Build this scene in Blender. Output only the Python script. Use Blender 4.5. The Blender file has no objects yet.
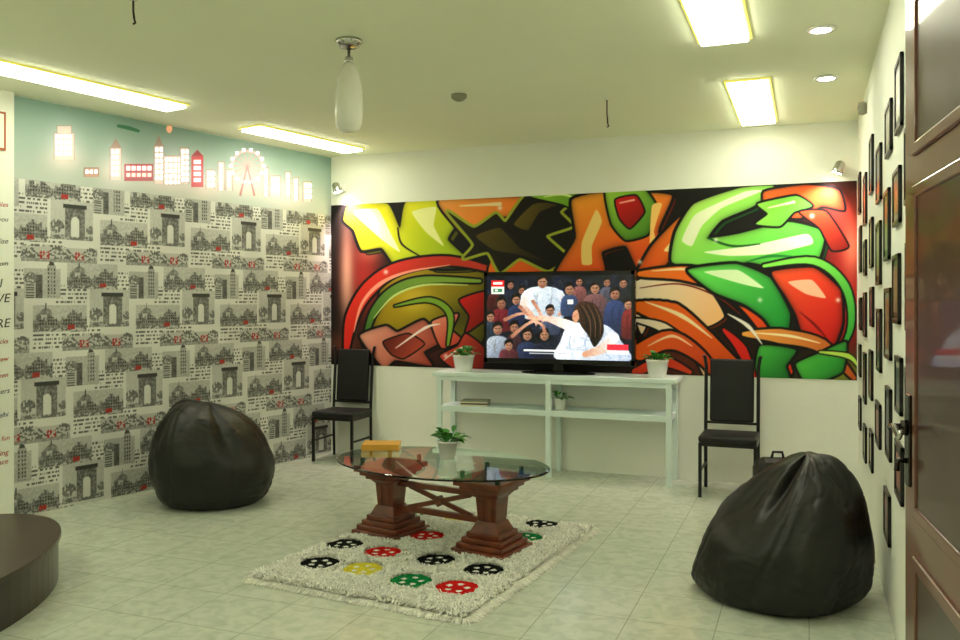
import bpy, bmesh, math, random
import numpy as np
from mathutils import Vector, Matrix, noise
random.seed(7); rng=np.random.default_rng(7)
ANG=math.radians(21.17); ca,sa=math.cos(ANG),math.sin(ANG)
def C(X,Y): return (ca*X-sa*Y, sa*X+ca*Y)
ZC=2.94; VB=7.35; UR=0.36
scene=bpy.context.scene
scene.view_settings.view_transform='Standard'

# ------------------------------------------------------------------ materials
def lin(c):
    return tuple(((x/255)/12.92 if x/255<=0.04045 else ((x/255+0.055)/1.055)**2.4) for x in c)
def mat(name,rgb,rough=0.5,metal=0.0,var=0.06,scale=8,bump=0.0,bscale=60,trans=0,emit=None,es=0,coat=0,ior=1.45):
    m=bpy.data.materials.new(name); m.use_nodes=True
    nt=m.node_tree; b=nt.nodes['Principled BSDF']
    c=lin(rgb)
    tc=nt.nodes.new('ShaderNodeTexCoord')
    nz=nt.nodes.new('ShaderNodeTexNoise'); nz.inputs['Scale'].default_value=scale; nz.inputs['Detail'].default_value=4
    nt.links.new(tc.outputs['Object'],nz.inputs['Vector'])
    rp=nt.nodes.new('ShaderNodeValToRGB')
    rp.color_ramp.elements[0].position=.3; rp.color_ramp.elements[1].position=.7
    rp.color_ramp.elements[0].color=(*[x*(1-var) for x in c],1)
    rp.color_ramp.elements[1].color=(*[min(1,x*(1+var)) for x in c],1)
    nt.links.new(nz.outputs['Fac'],rp.inputs['Fac']); nt.links.new(rp.outputs['Color'],b.inputs['Base Color'])
    b.inputs['Roughness'].default_value=rough; b.inputs['Metallic'].default_value=metal
    b.inputs['Transmission Weight'].default_value=trans; b.inputs['IOR'].default_value=ior
    b.inputs['Coat Weight'].default_value=coat
    if emit: 
        b.inputs['Emission Color'].default_value=(*emit,1); b.inputs['Emission Strength'].default_value=es
    if bump:
        n2=nt.nodes.new('ShaderNodeTexNoise'); n2.inputs['Scale'].default_value=bscale; n2.inputs['Detail'].default_value=5
        nt.links.new(tc.outputs['Object'],n2.inputs['Vector'])
        bp=nt.nodes.new('ShaderNodeBump'); bp.inputs['Strength'].default_value=bump; bp.inputs['Distance'].default_value=0.01
        nt.links.new(n2.outputs['Fac'],bp.inputs['Height']); nt.links.new(bp.outputs['Normal'],b.inputs['Normal'])
    return m
def attr_mat(name,rough=0.6,emit=0,glow=False,spec=.5):
    m=bpy.data.materials.new(name); m.use_nodes=True
    nt=m.node_tree; b=nt.nodes['Principled BSDF']
    a=nt.nodes.new('ShaderNodeVertexColor'); a.layer_name='Col'
    nt.links.new(a.outputs['Color'],b.inputs['Base Color'])
    b.inputs['Roughness'].default_value=rough; b.inputs['Specular IOR Level'].default_value=spec
    if emit:
        nt.links.new(a.outputs['Color'],b.inputs['Emission Color']); b.inputs['Emission Strength'].default_value=emit
    if glow:
        g=nt.nodes.new('ShaderNodeVertexColor'); g.layer_name='Glow'
        nt.links.new(g.outputs['Color'],b.inputs['Emission Color']); b.inputs['Emission Strength'].default_value=1.0
    return m
M_wall=mat('white_plaster',(236,238,225),.75,var=.03,scale=1.5,bump=.15,bscale=30)
M_ceil=mat('ceiling_paint',(242,246,220),.8,var=.015,scale=1)
M_black=mat('black_metal',(14,14,14),.35,var=.1)
M_seat=mat('black_vinyl',(16,15,15),.45,var=.1,bump=.2)
M_bag=mat('black_leatherette',(18,17,13),.46,var=.15,bump=.3,bscale=9)
M_wood=mat('mahogany',(108,50,26),.32,var=.3,scale=14,coat=.3)
M_door=mat('door_wood',(104,56,38),.3,var=.18,scale=9,coat=.4)
M_doord=mat('door_wood_dark',(60,28,20),.35,var=.18,scale=9,coat=.3)
M_glass=mat('table_glass',(234,250,240),.02,var=.0,trans=1,ior=1.42)
M_gedge=mat('glass_edge',(70,140,110),.1,var=.05,trans=.6)
M_bench=mat('bench_paint',(216,232,226),.45,var=.03)
M_white=mat('white_ceramic',(240,240,232),.25,var=.02)
M_soil=mat('soil',(50,36,25),.9,var=.3,scale=60)
M_leaf=mat('leaf_green',(62,130,46),.45,var=.35,scale=30)
M_book=mat('book_cover',(224,164,62),.5,var=.05)
M_page=mat('book_pages',(230,222,196),.7,var=.05,scale=90)
M_chrome=mat('chrome',(190,190,185),.15,1.0,var=.02)
M_dmetal=mat('dark_steel',(70,66,60),.25,1.0,var=.05)
M_plast=mat('tv_plastic',(10,10,11),.18,var=.05)
M_dark=mat('dark_brown_laminate',(40,25,18),.28,var=.2,scale=6,coat=.3)
M_darktop=mat('brown_laminate_top',(60,44,34),.3,var=.15,scale=6)
M_opal=mat('opal_glass',(240,238,226),.2,var=.01)
M_tube=mat('lamp_diffuser',(255,255,255),.5,emit=(1.0,1.0,.79),es=15)
M_rim=mat('lamp_rim',(215,205,70),.4,emit=(1.0,.9,.2),es=.5)
M_down=mat('downlight_lens',(255,255,255),.5,emit=(1,.97,.85),es=30)
M_frame=mat('frame_black',(20,18,16),.35,var=.1)
M_mat=mat('photo_mount',(150,150,130),.6,var=.1)

# ------------------------------------------------------------------ mesh builder
class B:
    def __init__(s): s.bm=bmesh.new(); s.mats=[]
    def _m(s,m):
        if m not in s.mats: s.mats.append(m)
        return s.mats.index(m)
    def add(s,t,m,smooth=False,M=None):
        i=s._m(m)
        if M is not None: t.transform(M)
        bmesh.ops.recalc_face_normals(t,faces=t.faces)
        for f in t.faces: f.material_index=i; f.smooth=smooth
        me=bpy.data.meshes.new('t'); t.to_mesh(me); t.free(); s.bm.from_mesh(me); bpy.data.meshes.remove(me)
    def box(s,c,d,m,rot=None,bev=0.0):
        t=bmesh.new(); bmesh.ops.create_cube(t,size=1)
        t.transform(Matrix.Diagonal((*d,1)))
        if bev: bmesh.ops.bevel(t,geom=list(t.edges),offset=bev,segments=2,affect='EDGES',profile=.5)
        R=rot.to_4x4() if rot else Matrix.Identity(4)
        s.add(t,m,False,Matrix.Translation(c)@R)
    def frus(s,c,w0,w1,h,m,d0=None,d1=None,bev=0):
        t=bmesh.new(); d0=d0 or w0; d1=d1 or w1
        vs=[t.verts.new((c[0]+sx*w/2,c[1]+sy*d/2,c[2]+z)) for (w,d,z) in ((w0,d0,0),(w1,d1,h)) for sx,sy in ((-1,-1),(1,-1),(1,1),(-1,1))]
        t.faces.new(vs[:4][::-1]); t.faces.new(vs[4:])
        for i in range(4): t.faces.new((vs[i],vs[(i+1)%4],vs[4+(i+1)%4],vs[4+i]))
        if bev: bmesh.ops.bevel(t,geom=list(t.edges),offset=bev,segments=2,affect='EDGES')
        s.add(t,m)
    def lathe(s,prof,c,m,seg=32,M=None):
        t=bmesh.new(); rings=[]
        for r,z in prof:
            if r<1e-5: rings.append([t.verts.new((c[0],c[1],c[2]+z))])
            else: rings.append([t.verts.new((c[0]+r*math.cos(2*math.pi*k/seg),c[1]+r*math.sin(2*math.pi*k/seg),c[2]+z)) for k in range(seg)])
        for a,b in zip(rings[:-1],rings[1:]):
            for k in range(seg):
                k2=(k+1)%seg
                if len(a)==1 and len(b)==1: continue
                if len(a)==1: t.faces.new((a[0],b[k2],b[k]))
                elif len(b)==1: t.faces.new((a[k],a[k2],b[0]))
                else: t.faces.new((a[k],a[k2],b[k2],b[k]))
        s.add(t,m,True,M)
    def tube(s,pts,r,m,seg=12,smooth=True):
        t=bmesh.new(); rings=[]; n=len(pts); P=[Vector(p) for p in pts]
        rr=r if isinstance(r,(list,tuple)) else [r]*n
        up=None
        for i,p in enumerate(P):
            d=(P[min(i+1,n-1)]-P[max(i-1,0)]).normalized()
            if up is None: up=d.orthogonal().normalized()
            x=(up-d*up.dot(d)).normalized(); up=x; y=d.cross(x)
            rings.append([t.verts.new(p+(x*math.cos(2*math.pi*k/seg)+y*math.sin(2*math.pi*k/seg))*rr[i]) for k in range(seg)])
        for a,b in zip(rings[:-1],rings[1:]):
            for k in range(seg): t.faces.new((a[k],a[(k+1)%seg],b[(k+1)%seg],b[k]))
        t.faces.new(rings[0][::-1]); t.faces.new(rings[-1])
        s.add(t,m,smooth)
    def prism(s,pts,z0,z1,m,bev=0,smooth=False):
        t=bmesh.new(); a=[t.verts.new((x,y,z0)) for x,y in pts]; b=[t.verts.new((x,y,z1)) for x,y in pts]
        t.faces.new(a[::-1]); t.faces.new(b); n=len(pts)
        for i in range(n): t.faces.new((a[i],a[(i+1)%n],b[(i+1)%n],b[i]))
        s.add(t,m,smooth)
    def leaf(s,p,d,L,w,m,droop=.4):
        t=bmesh.new(); d=Vector(d).normalized(); side=d.cross(Vector((0,0,1)))
        if side.length<.05: side=Vector((1,0,0))
        side.normalize(); up=side.cross(d)
        prev=None; n=5
        for i in range(n+1):
            f=i/n; c=Vector(p)+d*L*f+Vector((0,0,-droop*L*f*f)); ww=w*math.sin(math.pi*min(1,(f*.93+.07)))**.7*.5
            cur=[t.verts.new(c-side*ww+up*ww*.35),t.verts.new(c),t.verts.new(c+side*ww+up*ww*.35)]
            if prev:
                for k in range(2): t.faces.new((prev[k],prev[k+1],cur[k+1],cur[k]))
            prev=cur
        s.add(t,m,True)
    def obj(s,name,loc=(0,0,0),rz=0):
        me=bpy.data.meshes.new(name); s.bm.to_mesh(me); s.bm.free()
        for m in s.mats: me.materials.append(m)
        o=bpy.data.objects.new(name,me); scene.collection.objects.link(o); o.location=loc; o.rotation_euler=(0,0,rz)
        return o

# ------------------------------------------------------------------ painted surfaces
def catmull(pts,closed=True,n=6,k_=1.0):
    P=np.array(pts,float); N=len(P); out=[]
    rngi=range(N) if closed else range(N-1)
    for i in rngi:
        if closed: p0,p1,p2,p3=P[(i-1)%N],P[i],P[(i+1)%N],P[(i+2)%N]
        else: p0,p1,p2,p3=P[max(i-1,0)],P[i],P[i+1],P[min(i+2,N-1)]
        m1=(p2-p0)*.5*k_; m2=(p3-p1)*.5*k_
        for k in range(n):
            t=k/n
            out.append((2*t**3-3*t*t+1)*p1+(t**3-2*t*t+t)*m1+(-2*t**3+3*t*t)*p2+(t**3-t*t)*m2)
    if not closed: out.append(P[-1])
    return np.array(out)
class Canvas:
    tens=1.0
    def __init__(s,X,Y,base):
        s.X=X.astype(float); s.Y=Y.astype(float); s.C=np.zeros(X.shape+(3,)); s.C[:]=base; s.G=np.zeros(X.shape+(3,))
    def sel(s,x0,x1,y0,y1): return np.where((s.X>=x0)&(s.X<=x1)&(s.Y>=y0)&(s.Y<=y1))
    def blend(s,idx,c,a,glow=0):
        a=a[:,None]; c=np.asarray(c,float)
        s.C[idx]=s.C[idx]*(1-a)+c*a
        if glow is not None: s.G[idx]=s.G[idx]*(1-a)+(c/255*glow)*a
    def poly(s,pts,c1,c2=None,g=None,ow=0,oc=(8,8,6),soft=.7,smooth=True,glow=0,hl=None,shade=None,drop=None):
        if drop:
            dx,dy,dc=drop; s.poly([(x+dx,y+dy) for x,y in pts],dc,ow=1.0,soft=soft,smooth=smooth)
        Q=catmull(pts,k_=s.tens) if smooth else np.array(pts,float)
        idx=s.sel(Q[:,0].min()-ow-2,Q[:,0].max()+ow+2,Q[:,1].min()-ow-2,Q[:,1].max()+ow+2)
        if len(idx[0])==0: return
        x=s.X[idx]; y=s.Y[idx]; d=np.full(x.shape,1e9); ins=np.zeros(x.shape,bool)
        for (ax,ay),(bx,by) in zip(Q,np.roll(Q,-1,0)):
            dx,dy=bx-ax,by-ay; L=dx*dx+dy*dy+1e-9
            t=np.clip(((x-ax)*dx+(y-ay)*dy)/L,0,1); d=np.minimum(d,np.hypot(x-ax-t*dx,y-ay-t*dy))
            if abs(dy)>1e-9:
                c=((ay>y)!=(by>y))&(x<(bx-ax)*(y-ay)/dy+ax); ins^=c
        sd=np.where(ins,d,-d)
        if ow: s.blend(idx,oc,np.clip(.5+(sd+ow)/soft,0,1))
        if c2 is None: col=np.array(c1,float)[None,:]
        else:
            if g is None: g=((Q[:,0].min(),Q[:,1].min()),(Q[:,0].max(),Q[:,1].max()))
            (gx0,gy0),(gx1,gy1)=g; L=(gx1-gx0)**2+(gy1-gy0)**2
            t=np.clip(((x-gx0)*(gx1-gx0)+(y-gy0)*(gy1-gy0))/L,0,1)[:,None]
            col=np.array(c1,float)*(1-t)+np.array(c2,float)*t
        if hl:
            e=np.exp(-((sd-hl[0])/hl[1])**2)[:,None]*hl[2]; col=col*(1-e)+np.array((255,250,225.))*e
        if shade:
            e=np.exp(-(np.maximum(sd,0)/shade[0]))[:,None]*shade[1]; col=col*(1-e)
        s.blend(idx,col,np.clip(.5+sd/soft,0,1),glow)
    def rect(s,x0,y0,x1,y1,c,glow=0,soft=.5): s.poly([(x0,y0),(x1,y0),(x1,y1),(x0,y1)],c,smooth=False,glow=glow,soft=soft)
    def stroke(s,pts,w,c1,c2=None,ow=0,oc=(8,8,6),soft=.8,glow=0):
        Q=catmull(pts,False); w=np.interp(np.linspace(0,1,len(Q)),np.linspace(0,1,len(w)),w); W=w.max()
        idx=s.sel(Q[:,0].min()-W,Q[:,0].max()+W,Q[:,1].min()-W,Q[:,1].max()+W)
        if len(idx[0])==0: return
        x=s.X[idx]; y=s.Y[idx]; best=np.full(x.shape,-1e9); tt=np.zeros(x.shape); n=len(Q)
        for i in range(n-1):
            ax,ay=Q[i]; bx,by=Q[i+1]; dx,dy=bx-ax,by-ay; L=dx*dx+dy*dy+1e-9
            t=np.clip(((x-ax)*dx+(y-ay)*dy)/L,0,1); d=np.hypot(x-ax-t*dx,y-ay-t*dy)
            sd=(w[i]*(1-t)+w[i+1]*t)/2-d
            m=sd>best; best=np.where(m,sd,best); tt=np.where(m,(i+t)/(n-1),tt)
        if ow: s.blend(idx,oc,np.clip(.5+(best+ow)/soft,0,1))
        c=np.array(c1,float)[None,:] if c2 is None else np.array(c1,float)*(1-tt[:,None])+np.array(c2,float)*tt[:,None]
        s.blend(idx,c,np.clip(.5+best/soft,0,1),glow)
    def glow(s,cx,cy,rx,ry,c,a):
        idx=s.sel(cx-3*rx,cx+3*rx,cy-3*ry,cy+3*ry); x=s.X[idx]; y=s.Y[idx]
        s.blend(idx,c,a*np.exp(-((x-cx)/rx)**2-((y-cy)/ry)**2),None)
def grid_obj(name,P0,dU,lU,lV,nx,ny,col,m,glow=None):
    U=np.linspace(0,lU,nx); V=np.linspace(0,lV,ny)
    uu,vv=np.meshgrid(U,V)
    co=np.stack([P0[0]+dU[0]*uu,P0[1]+dU[1]*uu,P0[2]+vv],-1).reshape(-1,3)
    i=np.arange(nx*ny).reshape(ny,nx)
    q=np.stack([i[:-1,:-1],i[:-1,1:],i[1:,1:],i[1:,:-1]],-1).reshape(-1)
    me=bpy.data.meshes.new(name); me.vertices.add(len(co)); me.vertices.foreach_set('co',co.ravel().astype(np.float32))
    nf=len(q)//4; me.loops.add(len(q)); me.loops.foreach_set('vertex_index',q.astype(np.int32))
    me.polygons.add(nf); me.polygons.foreach_set('loop_start',np.arange(0,4*nf,4,dtype=np.int32))
    me.update(calc_edges=True); me.validate()
    def put(nm,arr):
        a=me.color_attributes.new(nm,'FLOAT_COLOR','POINT')
        c=np.clip(arr/255,0,1); c=np.where(c<=.04045,c/12.92,((c+.055)/1.055)**2.4)
        a.data.foreach_set('color',np.concatenate([c.reshape(-1,3),np.ones((nx*ny,1))],1).ravel().astype(np.float32))
    put('Col',col)
    if glow is not None:
        a=me.color_attributes.new('Glow','FLOAT_COLOR','POINT')
        a.data.foreach_set('color',np.concatenate([glow.reshape(-1,3),np.ones((nx*ny,1))],1).ravel().astype(np.float32))
    me.materials.append(m)
    o=bpy.data.objects.new(name,me); scene.collection.objects.link(o); return o
# drawing grid of a wall surface: wall point -> artwork drawing units
def draw_units(u,v,z):
    X=ca*u+sa*v; Y=-sa*u+ca*v
    return 480+850*X/Y, 302-850*(z-1.5)/Y

# ------------------------------------------------------------------ room shell
PL=Vector((-4.437,VB)); dL=Vector((-.2315,-.9728)); nL=Vector((-.9728,.2315))
def LW(s,off=0): p=PL+dL*s-nL*off; return (p.x,p.y)   # off>0 = into room
b=B(); b.box((-2.1,VB+.075,ZC/2),(5.4,.15,ZC),M_wall); b.obj('wall_back')
b=B(); b.box((UR+.075,2.6,ZC/2),(.15,9.5,ZC),M_wall); b.obj('wall_right')
b=B(); b.prism([LW(-.0),LW(9.65),LW(9.65,-.15),LW(0,-.15)],0,ZC,M_wall); b.obj('wall_left')
b=B(); b.box((-3.1,-2.12,ZC/2),(7.4,.15,ZC),M_wall); b.obj('wall_front')
b=B(); b.box((-3.1,2.65,ZC+.05),(7.6,9.8,.1),M_ceil); b.obj('ceiling')
# floor tiles
mf=bpy.data.materials.new('floor_tiles'); mf.use_nodes=True; nt=mf.node_tree; bs=nt.nodes['Principled BSDF']
tc=nt.nodes.new('ShaderNodeTexCoord'); br=nt.nodes.new('ShaderNodeTexBrick'); br.offset=0; br.squash=1
br.inputs['Scale'].default_value=1; br.inputs['Brick Width'].default_value=.4; br.inputs['Row Height'].default_value=.4
br.inputs['Mortar Size'].default_value=.003; br.inputs['Mortar Smooth'].default_value=.4
nt.links.new(tc.outputs['Object'],br.inputs['Vector'])
n1=nt.nodes.new('ShaderNodeTexNoise'); n1.inputs['Scale'].default_value=13; n1.inputs['Detail'].default_value=9; n1.inputs['Distortion'].default_value=.8
nt.links.new(tc.outputs['Object'],n1.inputs['Vector'])
r1=nt.nodes.new('ShaderNodeValToRGB'); r1.color_ramp.elements[0].position=.34; r1.color_ramp.elements[1].position=.60
r1.color_ramp.elements[0].color=(*lin((184,192,174)),1); r1.color_ramp.elements[1].color=(*lin((202,208,191)),1)
nt.links.new(n1.outputs['Fac'],r1.inputs['Fac'])
nt.links.new(r1.outputs['Color'],br.inputs['Color1']); nt.links.new(r1.outputs['Color'],br.inputs['Color2'])
br.inputs['Mortar'].default_value=(*lin((158,163,146)),1)
nt.links.new(br.outputs['Color'],bs.inputs['Base Color']); bs.inputs['Roughness'].default_value=.2
b=B(); b.box((-3.1,2.65,-.05),(7.6,9.8,.1),mf); b.obj('floor')
b=B(); b.prism([LW(3.13,.0),LW(3.13,.07),LW(5.2,.07),LW(5.2,.0)],0,ZC,M_wall); b.obj('wall_pillar')

# ------------------------------------------------------------------ mural
m0,m1=-4.432,.352; zb,zt=.88,2.46; nx,ny=1000,330
U,Z=np.meshgrid(np.linspace(m0,m1,nx),np.linspace(zb,zt,ny))
X,Y=draw_units(U,VB,Z)
K=Canvas(X,Y,(12,10,8)); K.tens=.5
K.glow(364,280,20,40,(176,44,36),.95); K.glow(347,278,7,46,(235,180,150),.85); K.glow(345,345,18,14,(120,60,40),.8); K.glow(370,252,12,10,(226,120,90),.55)
K.glow(845,225,30,40,(170,50,34),.95); K.glow(845,300,28,60,(206,36,32),.95); K.glow(840,375,40,18,(140,160,50),.8); K.glow(852,250,10,26,(255,150,110),.7)
K.glow(420,350,50,20,(110,34,24),.6); K.glow(690,360,60,25,(140,50,18),.6)
YL=(250,240,30); OR=(255,120,26); RD=(232,30,24); GR=(96,210,70); LG=(200,250,110); CR=(252,240,214); BK=(8,7,5)
# lower left: gold body with red sweep
K.poly([(384,280),(410,258),(462,256),(488,272),(490,318),(476,352),(450,340),(412,346),(374,330)],(206,168,16),(96,96,14),ow=2,shade=(7,.35))
K.glow(416,300,18,14,(236,206,60),.6); K.glow(462,318,16,14,(60,56,8),.6)
K.poly([(344,220),(350,203),(388,204),(400,228),(406,202),(442,199),(456,224),(448,240),(474,266),(432,268),(418,258),(396,266),(382,248),(362,250),(354,230)],YL,(176,206,30),g=((390,205),(430,268)),ow=3,shade=(2.5,.3),drop=(5,4,(84,84,10)))
K.poly([(354,212),(378,209),(392,236),(400,252),(380,238)],(255,255,190)); K.poly([(412,212),(436,207),(434,226),(444,246),(426,232)],(255,255,170))
K.stroke([(398,228),(402,244),(420,256)],[1.5,2,1.2],BK)
K.stroke([(346,356),(352,318),(370,288),(400,268),(450,261),(500,272)],[3,12,14,12,9,4],(226,40,26),(200,56,36),ow=2.4)
K.stroke([(354,332),(362,304),(380,284),(408,272),(450,265)],[.8,3,4,2.5,.8],(255,160,130))
K.stroke([(364,344),(374,312),(394,290),(425,280),(480,281)],[3,7,8,7,3],(60,110,40),(140,176,60),ow=2)
K.stroke([(374,318),(394,296),(424,285),(468,285)],[.8,2.4,2.4,.8],(196,220,120))
K.poly([(360,336),(386,326),(398,332),(424,320),(440,342),(424,352),(432,366),(396,360),(384,368)],(246,176,150),(170,56,40),ow=2.4,shade=(2,.3),drop=(3,3,(50,16,10)))
K.poly([(384,342),(408,334),(424,344),(404,358),(392,354)],(90,30,20),(200,76,54),ow=1.5)
K.poly([(432,322),(458,314),(452,330),(462,340),(442,348)],(250,160,128),(190,50,34),ow=2)
K.poly([(460,300),(486,292),(488,316),(476,326),(466,332),(470,316)],RD,(130,20,14),ow=2)
K.poly([(440,356),(458,346),(466,334),(484,348),(482,372),(454,368)],(236,80,56),(120,20,14),ow=2)
K.stroke([(396,348),(425,328),(440,324)],[.8,3,.8],(255,236,224)); K.stroke([(444,360),(462,348),(476,354)],[.6,2.4,.6],(255,225,210))
K.stroke([(395,306),(430,300),(450,314),(448,345)],[1,5,6,2],(124,166,44),ow=1.6)
# centre: dark spiky letter
K.poly([(440,200),(530,197),(524,206),(508,216),(488,220),(470,240),(452,222)],(255,170,76),OR,ow=2.4,shade=(2,.3))
K.stroke([(460,206),(500,204)],[1,4],(255,225,165))
K.poly([(498,250),(545,242),(574,256),(560,274),(490,276)],OR,(220,76,20),ow=2.4)
K.poly([(448,212),(474,228),(496,214),(506,222),(528,194),(574,198),(560,212),(572,226),(546,236),(566,256),(548,270),(520,258),(500,272),(488,252),(464,258),(474,244)],(34,26,10),(10,8,6),ow=2.8,oc=(160,170,44))
K.poly([(476,236),(500,228),(520,248),(548,262),(516,254),(494,250)],(96,80,20),(30,24,8)); K.poly([(514,224),(534,204),(562,203),(540,212),(528,230)],(120,100,26),(30,24,8))
K.poly([(530,196),(566,190),(600,204),(592,232),(582,214),(562,204)],(150,200,54),(80,130,30),ow=2)
K.stroke([(544,197),(566,195),(588,206)],[.8,2.4,.8],(230,250,150))
# orange H letter
K.poly([(572,200),(606,193),(612,224),(636,218),(640,194),(672,196),(658,232),(676,266),(640,272),(626,246),(602,252),(604,272),(556,274),(576,238)],(255,160,44),(236,76,22),g=((600,195),(630,270)),ow=3,shade=(2.5,.35),drop=(4,3,(90,24,8)))
K.poly([(606,190),(642,188),(656,206),(648,234),(626,240),(612,224)],(176,226,70),(60,120,30),ow=2.2,shade=(2,.3))
K.poly([(616,200),(636,196),(644,212),(630,228),(620,218)],RD,(120,14,10),ow=1.8); K.stroke([(620,203),(634,200)],[1.5,2],(255,170,150))
K.poly([(582,264),(582,242),(596,210),(602,222),(592,246),(592,264)],(255,214,120)); K.poly([(652,206),(662,204),(654,232),(664,260),(650,248)],(255,204,110))
K.poly([(634,280),(652,246),(684,214),(742,188),(712,214),(694,238),(668,262),(652,284)],(236,80,18),(255,166,50),g=((640,280),(720,190)),ow=3,shade=(2.5,.3))
K.poly([(664,250),(692,220),(726,198),(698,224),(676,250)],(255,222,150))
# light green S
K.poly([(676,232),(694,204),(740,188),(774,186),(754,206),(722,220),(708,238),(738,234),(788,222),(824,232),(818,260),(794,272),(748,262),(706,270),(672,262)],LG,(90,210,70),g=((700,190),(760,268)),ow=3.2,shade=(2.5,.3),drop=(4,4,(16,70,24)))
K.poly([(682,240),(696,214),(744,192),(762,191),(722,208),(702,226),(692,246)],(246,255,214)); K.poly([(704,252),(750,246),(806,234),(812,244),(770,254),(730,256)],(244,255,214))
K.stroke([(708,238),(732,246),(760,244)],[2,2.4,1],(20,90,30)); K.stroke([(746,262),(772,256),(806,258)],[1,3,1],(30,130,50))
K.poly([(764,192),(806,185),(838,190),(844,210),(822,206),(800,218),(768,214)],(252,116,36),(196,56,22),ow=2.4,shade=(2,.3))
K.poly([(758,204),(796,196),(812,206),(794,212),(780,226),(756,224),(768,214)],(170,240,84),(50,150,44),ow=2.2); K.stroke([(768,208),(794,202)],[1,2.5],(240,255,200))
K.poly([(800,212),(826,212),(848,246),(832,250),(820,228)],(216,80,36),(130,24,14),ow=2)
# lower right: sweeping ribbons
K.poly([(632,284),(662,274),(708,290),(724,316),(708,326),(690,316),(656,308),(642,334),(634,312)],CR,(255,190,120),ow=2,drop=(3,3,(90,30,10)))
K.stroke([(640,274),(690,274),(735,290),(768,328),(790,372)],[5,15,20,16,5],(255,130,34),(224,56,20),ow=2.8)
K.stroke([(652,271),(694,270),(734,286),(758,310)],[.8,3.5,3.5,.8],(255,222,160))
K.stroke([(640,288),(680,284),(716,296),(740,314)],[.8,1.6,1.6,.8],(120,24,10))
K.stroke([(636,306),(672,316),(706,342),(752,380)],[8,26,20,5],(255,116,24),(220,76,20),ow=2.8)
K.stroke([(646,302),(682,316),(712,338)],[.8,4.5,.8],(255,226,170))
K.stroke([(636,320),(664,328),(694,352),(708,380)],[3,9,8,3],CR,(250,200,150),ow=2)
K.stroke([(640,352),(670,340),(700,356),(720,382)],[16,18,12,5],(255,104,28),(190,56,18),ow=2.6)
K.stroke([(648,346),(672,336),(692,346)],[.8,3,.8],(255,205,155))
K.stroke([(636,372),(664,362),(690,372)],[8,10,4],(206,56,20),ow=2)
K.poly([(688,270),(736,264),(770,278),(790,314),(784,344),(764,318),(744,304),(714,292)],(120,244,96),(20,140,50),ow=3,shade=(2.5,.35),drop=(3,4,(8,50,20)))
K.poly([(704,272),(738,270),(764,288),(742,284)],(226,255,200))
K.poly([(772,272),(814,268),(840,290),(842,324),(830,352),(804,336),(796,314),(786,296)],(255,96,44),(206,18,18),ow=3,shade=(3,.4))
K.poly([(788,282),(812,280),(826,298),(806,294)],(255,196,156)); K.stroke([(800,312),(816,326),(828,340)],[1,3,1],(130,10,10))
K.stroke([(764,266),(814,261),(845,286),(851,326),(836,358)],[3,7,8,6,2],(140,236,84),(40,160,54),ow=2)
K.stroke([(744,334),(780,336),(822,346),(854,378)],[4,14,13,4],(252,176,76),(196,86,30),ow=2.4)
K.stroke([(756,333),(790,336),(820,343)],[.8,3,.8],(255,236,180))
K.poly([(796,364),(822,352),(846,342),(842,372),(808,384)],(110,232,84),(20,116,40),ow=2.4,shade=(2,.3))
K.poly([(760,346),(796,350),(786,366),(790,382),(756,382)],(84,206,76),(16,96,36),ow=2.4,shade=(2,.3))
K.stroke([(724,330),(742,350),(756,384)],[3,10,4],(226,36,22),ow=2)
K.stroke([(820,352),(848,356),(858,366)],[2,5,2],(190,230,90),ow=1.4)
K.stroke([(728,314),(748,326),(762,344)],[.8,4,.8],(250,245,230))
for px,py in ((386,272),(500,208),(716,240),(812,216),(640,262),(760,300),(446,356),(838,300)): K.glow(px,py,2.2,2.2,(255,255,240),.8)
M_mural=attr_mat('mural_paint',.55,spec=.25)
grid_obj('graffiti_mural',(m0,VB-.004,zb),(1,0),m1-m0,zt-zb,nx,ny,K.C,M_mural)

# ------------------------------------------------------------------ wallpaper
sl=3.13; nx,ny=640,480; zw=2.36
S,Z=np.meshgrid(np.linspace(0,sl,nx),np.linspace(0,zw,ny))
def vn(x,y,seed=0):
    xi=np.floor(x).astype(int); yi=np.floor(y).astype(int); fx=x-xi; fy=y-yi
    def h(i,j): 
        n=(i*374761393+j*668265263+seed*1442695)&0x7fffffff; n=(n^(n>>13))*1274126177&0x7fffffff; return ((n^(n>>16))&0xffff)/65535.
    fx=fx*fx*(3-2*fx); fy=fy*fy*(3-2*fy)
    return (h(xi,yi)*(1-fx)+h(xi+1,yi)*fx)*(1-fy)+(h(xi,yi+1)*(1-fx)+h(xi+1,yi+1)*fx)*fy
a=(sl-S)*100*.84; z=Z*100*.84
g=np.full(S.shape,216.); redm=np.zeros(S.shape,bool)
TW,TH=68.,54.
def vign(ox,oy,fn):
    r=np.floor((z-oy)/TH); ax=(a-ox-r*TW*.37)%TW; az=(z-oy)%TH
    fn(ax,az)
def RR(ax,az,x0,x1,y0,y1): return (ax>=x0)&(ax<x1)&(az>=y0)&(az<y1)
def v_arch(ax,az):
    global g,redm
    f=vn(ax*1.1,az*1.1,3)
    g=np.where(RR(ax,az,0,27,0,24),196-16*f,g)
    g=np.where(RR(ax,az,0,27,0,3),110+60*(f>.5),g)
    g=np.where(RR(ax,az,5,18,2,22),78+70*f,g); g=np.where(RR(ax,az,4,19,19.5,22),62,g)
    g=np.where(RR(ax,az,9,14,2,12)|(((ax-11.5)**2+(az-12)**2)<6.3),214,g)
    g=np.where((np.hypot(ax-23,(az-8)*1.1)<4.6)&(f>.3),66+80*f,g)
    g=np.where((np.hypot(ax-1.5,(az-7)*1.1)<3)&(f>.3)&(ax<27),80+60*f,g)
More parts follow.
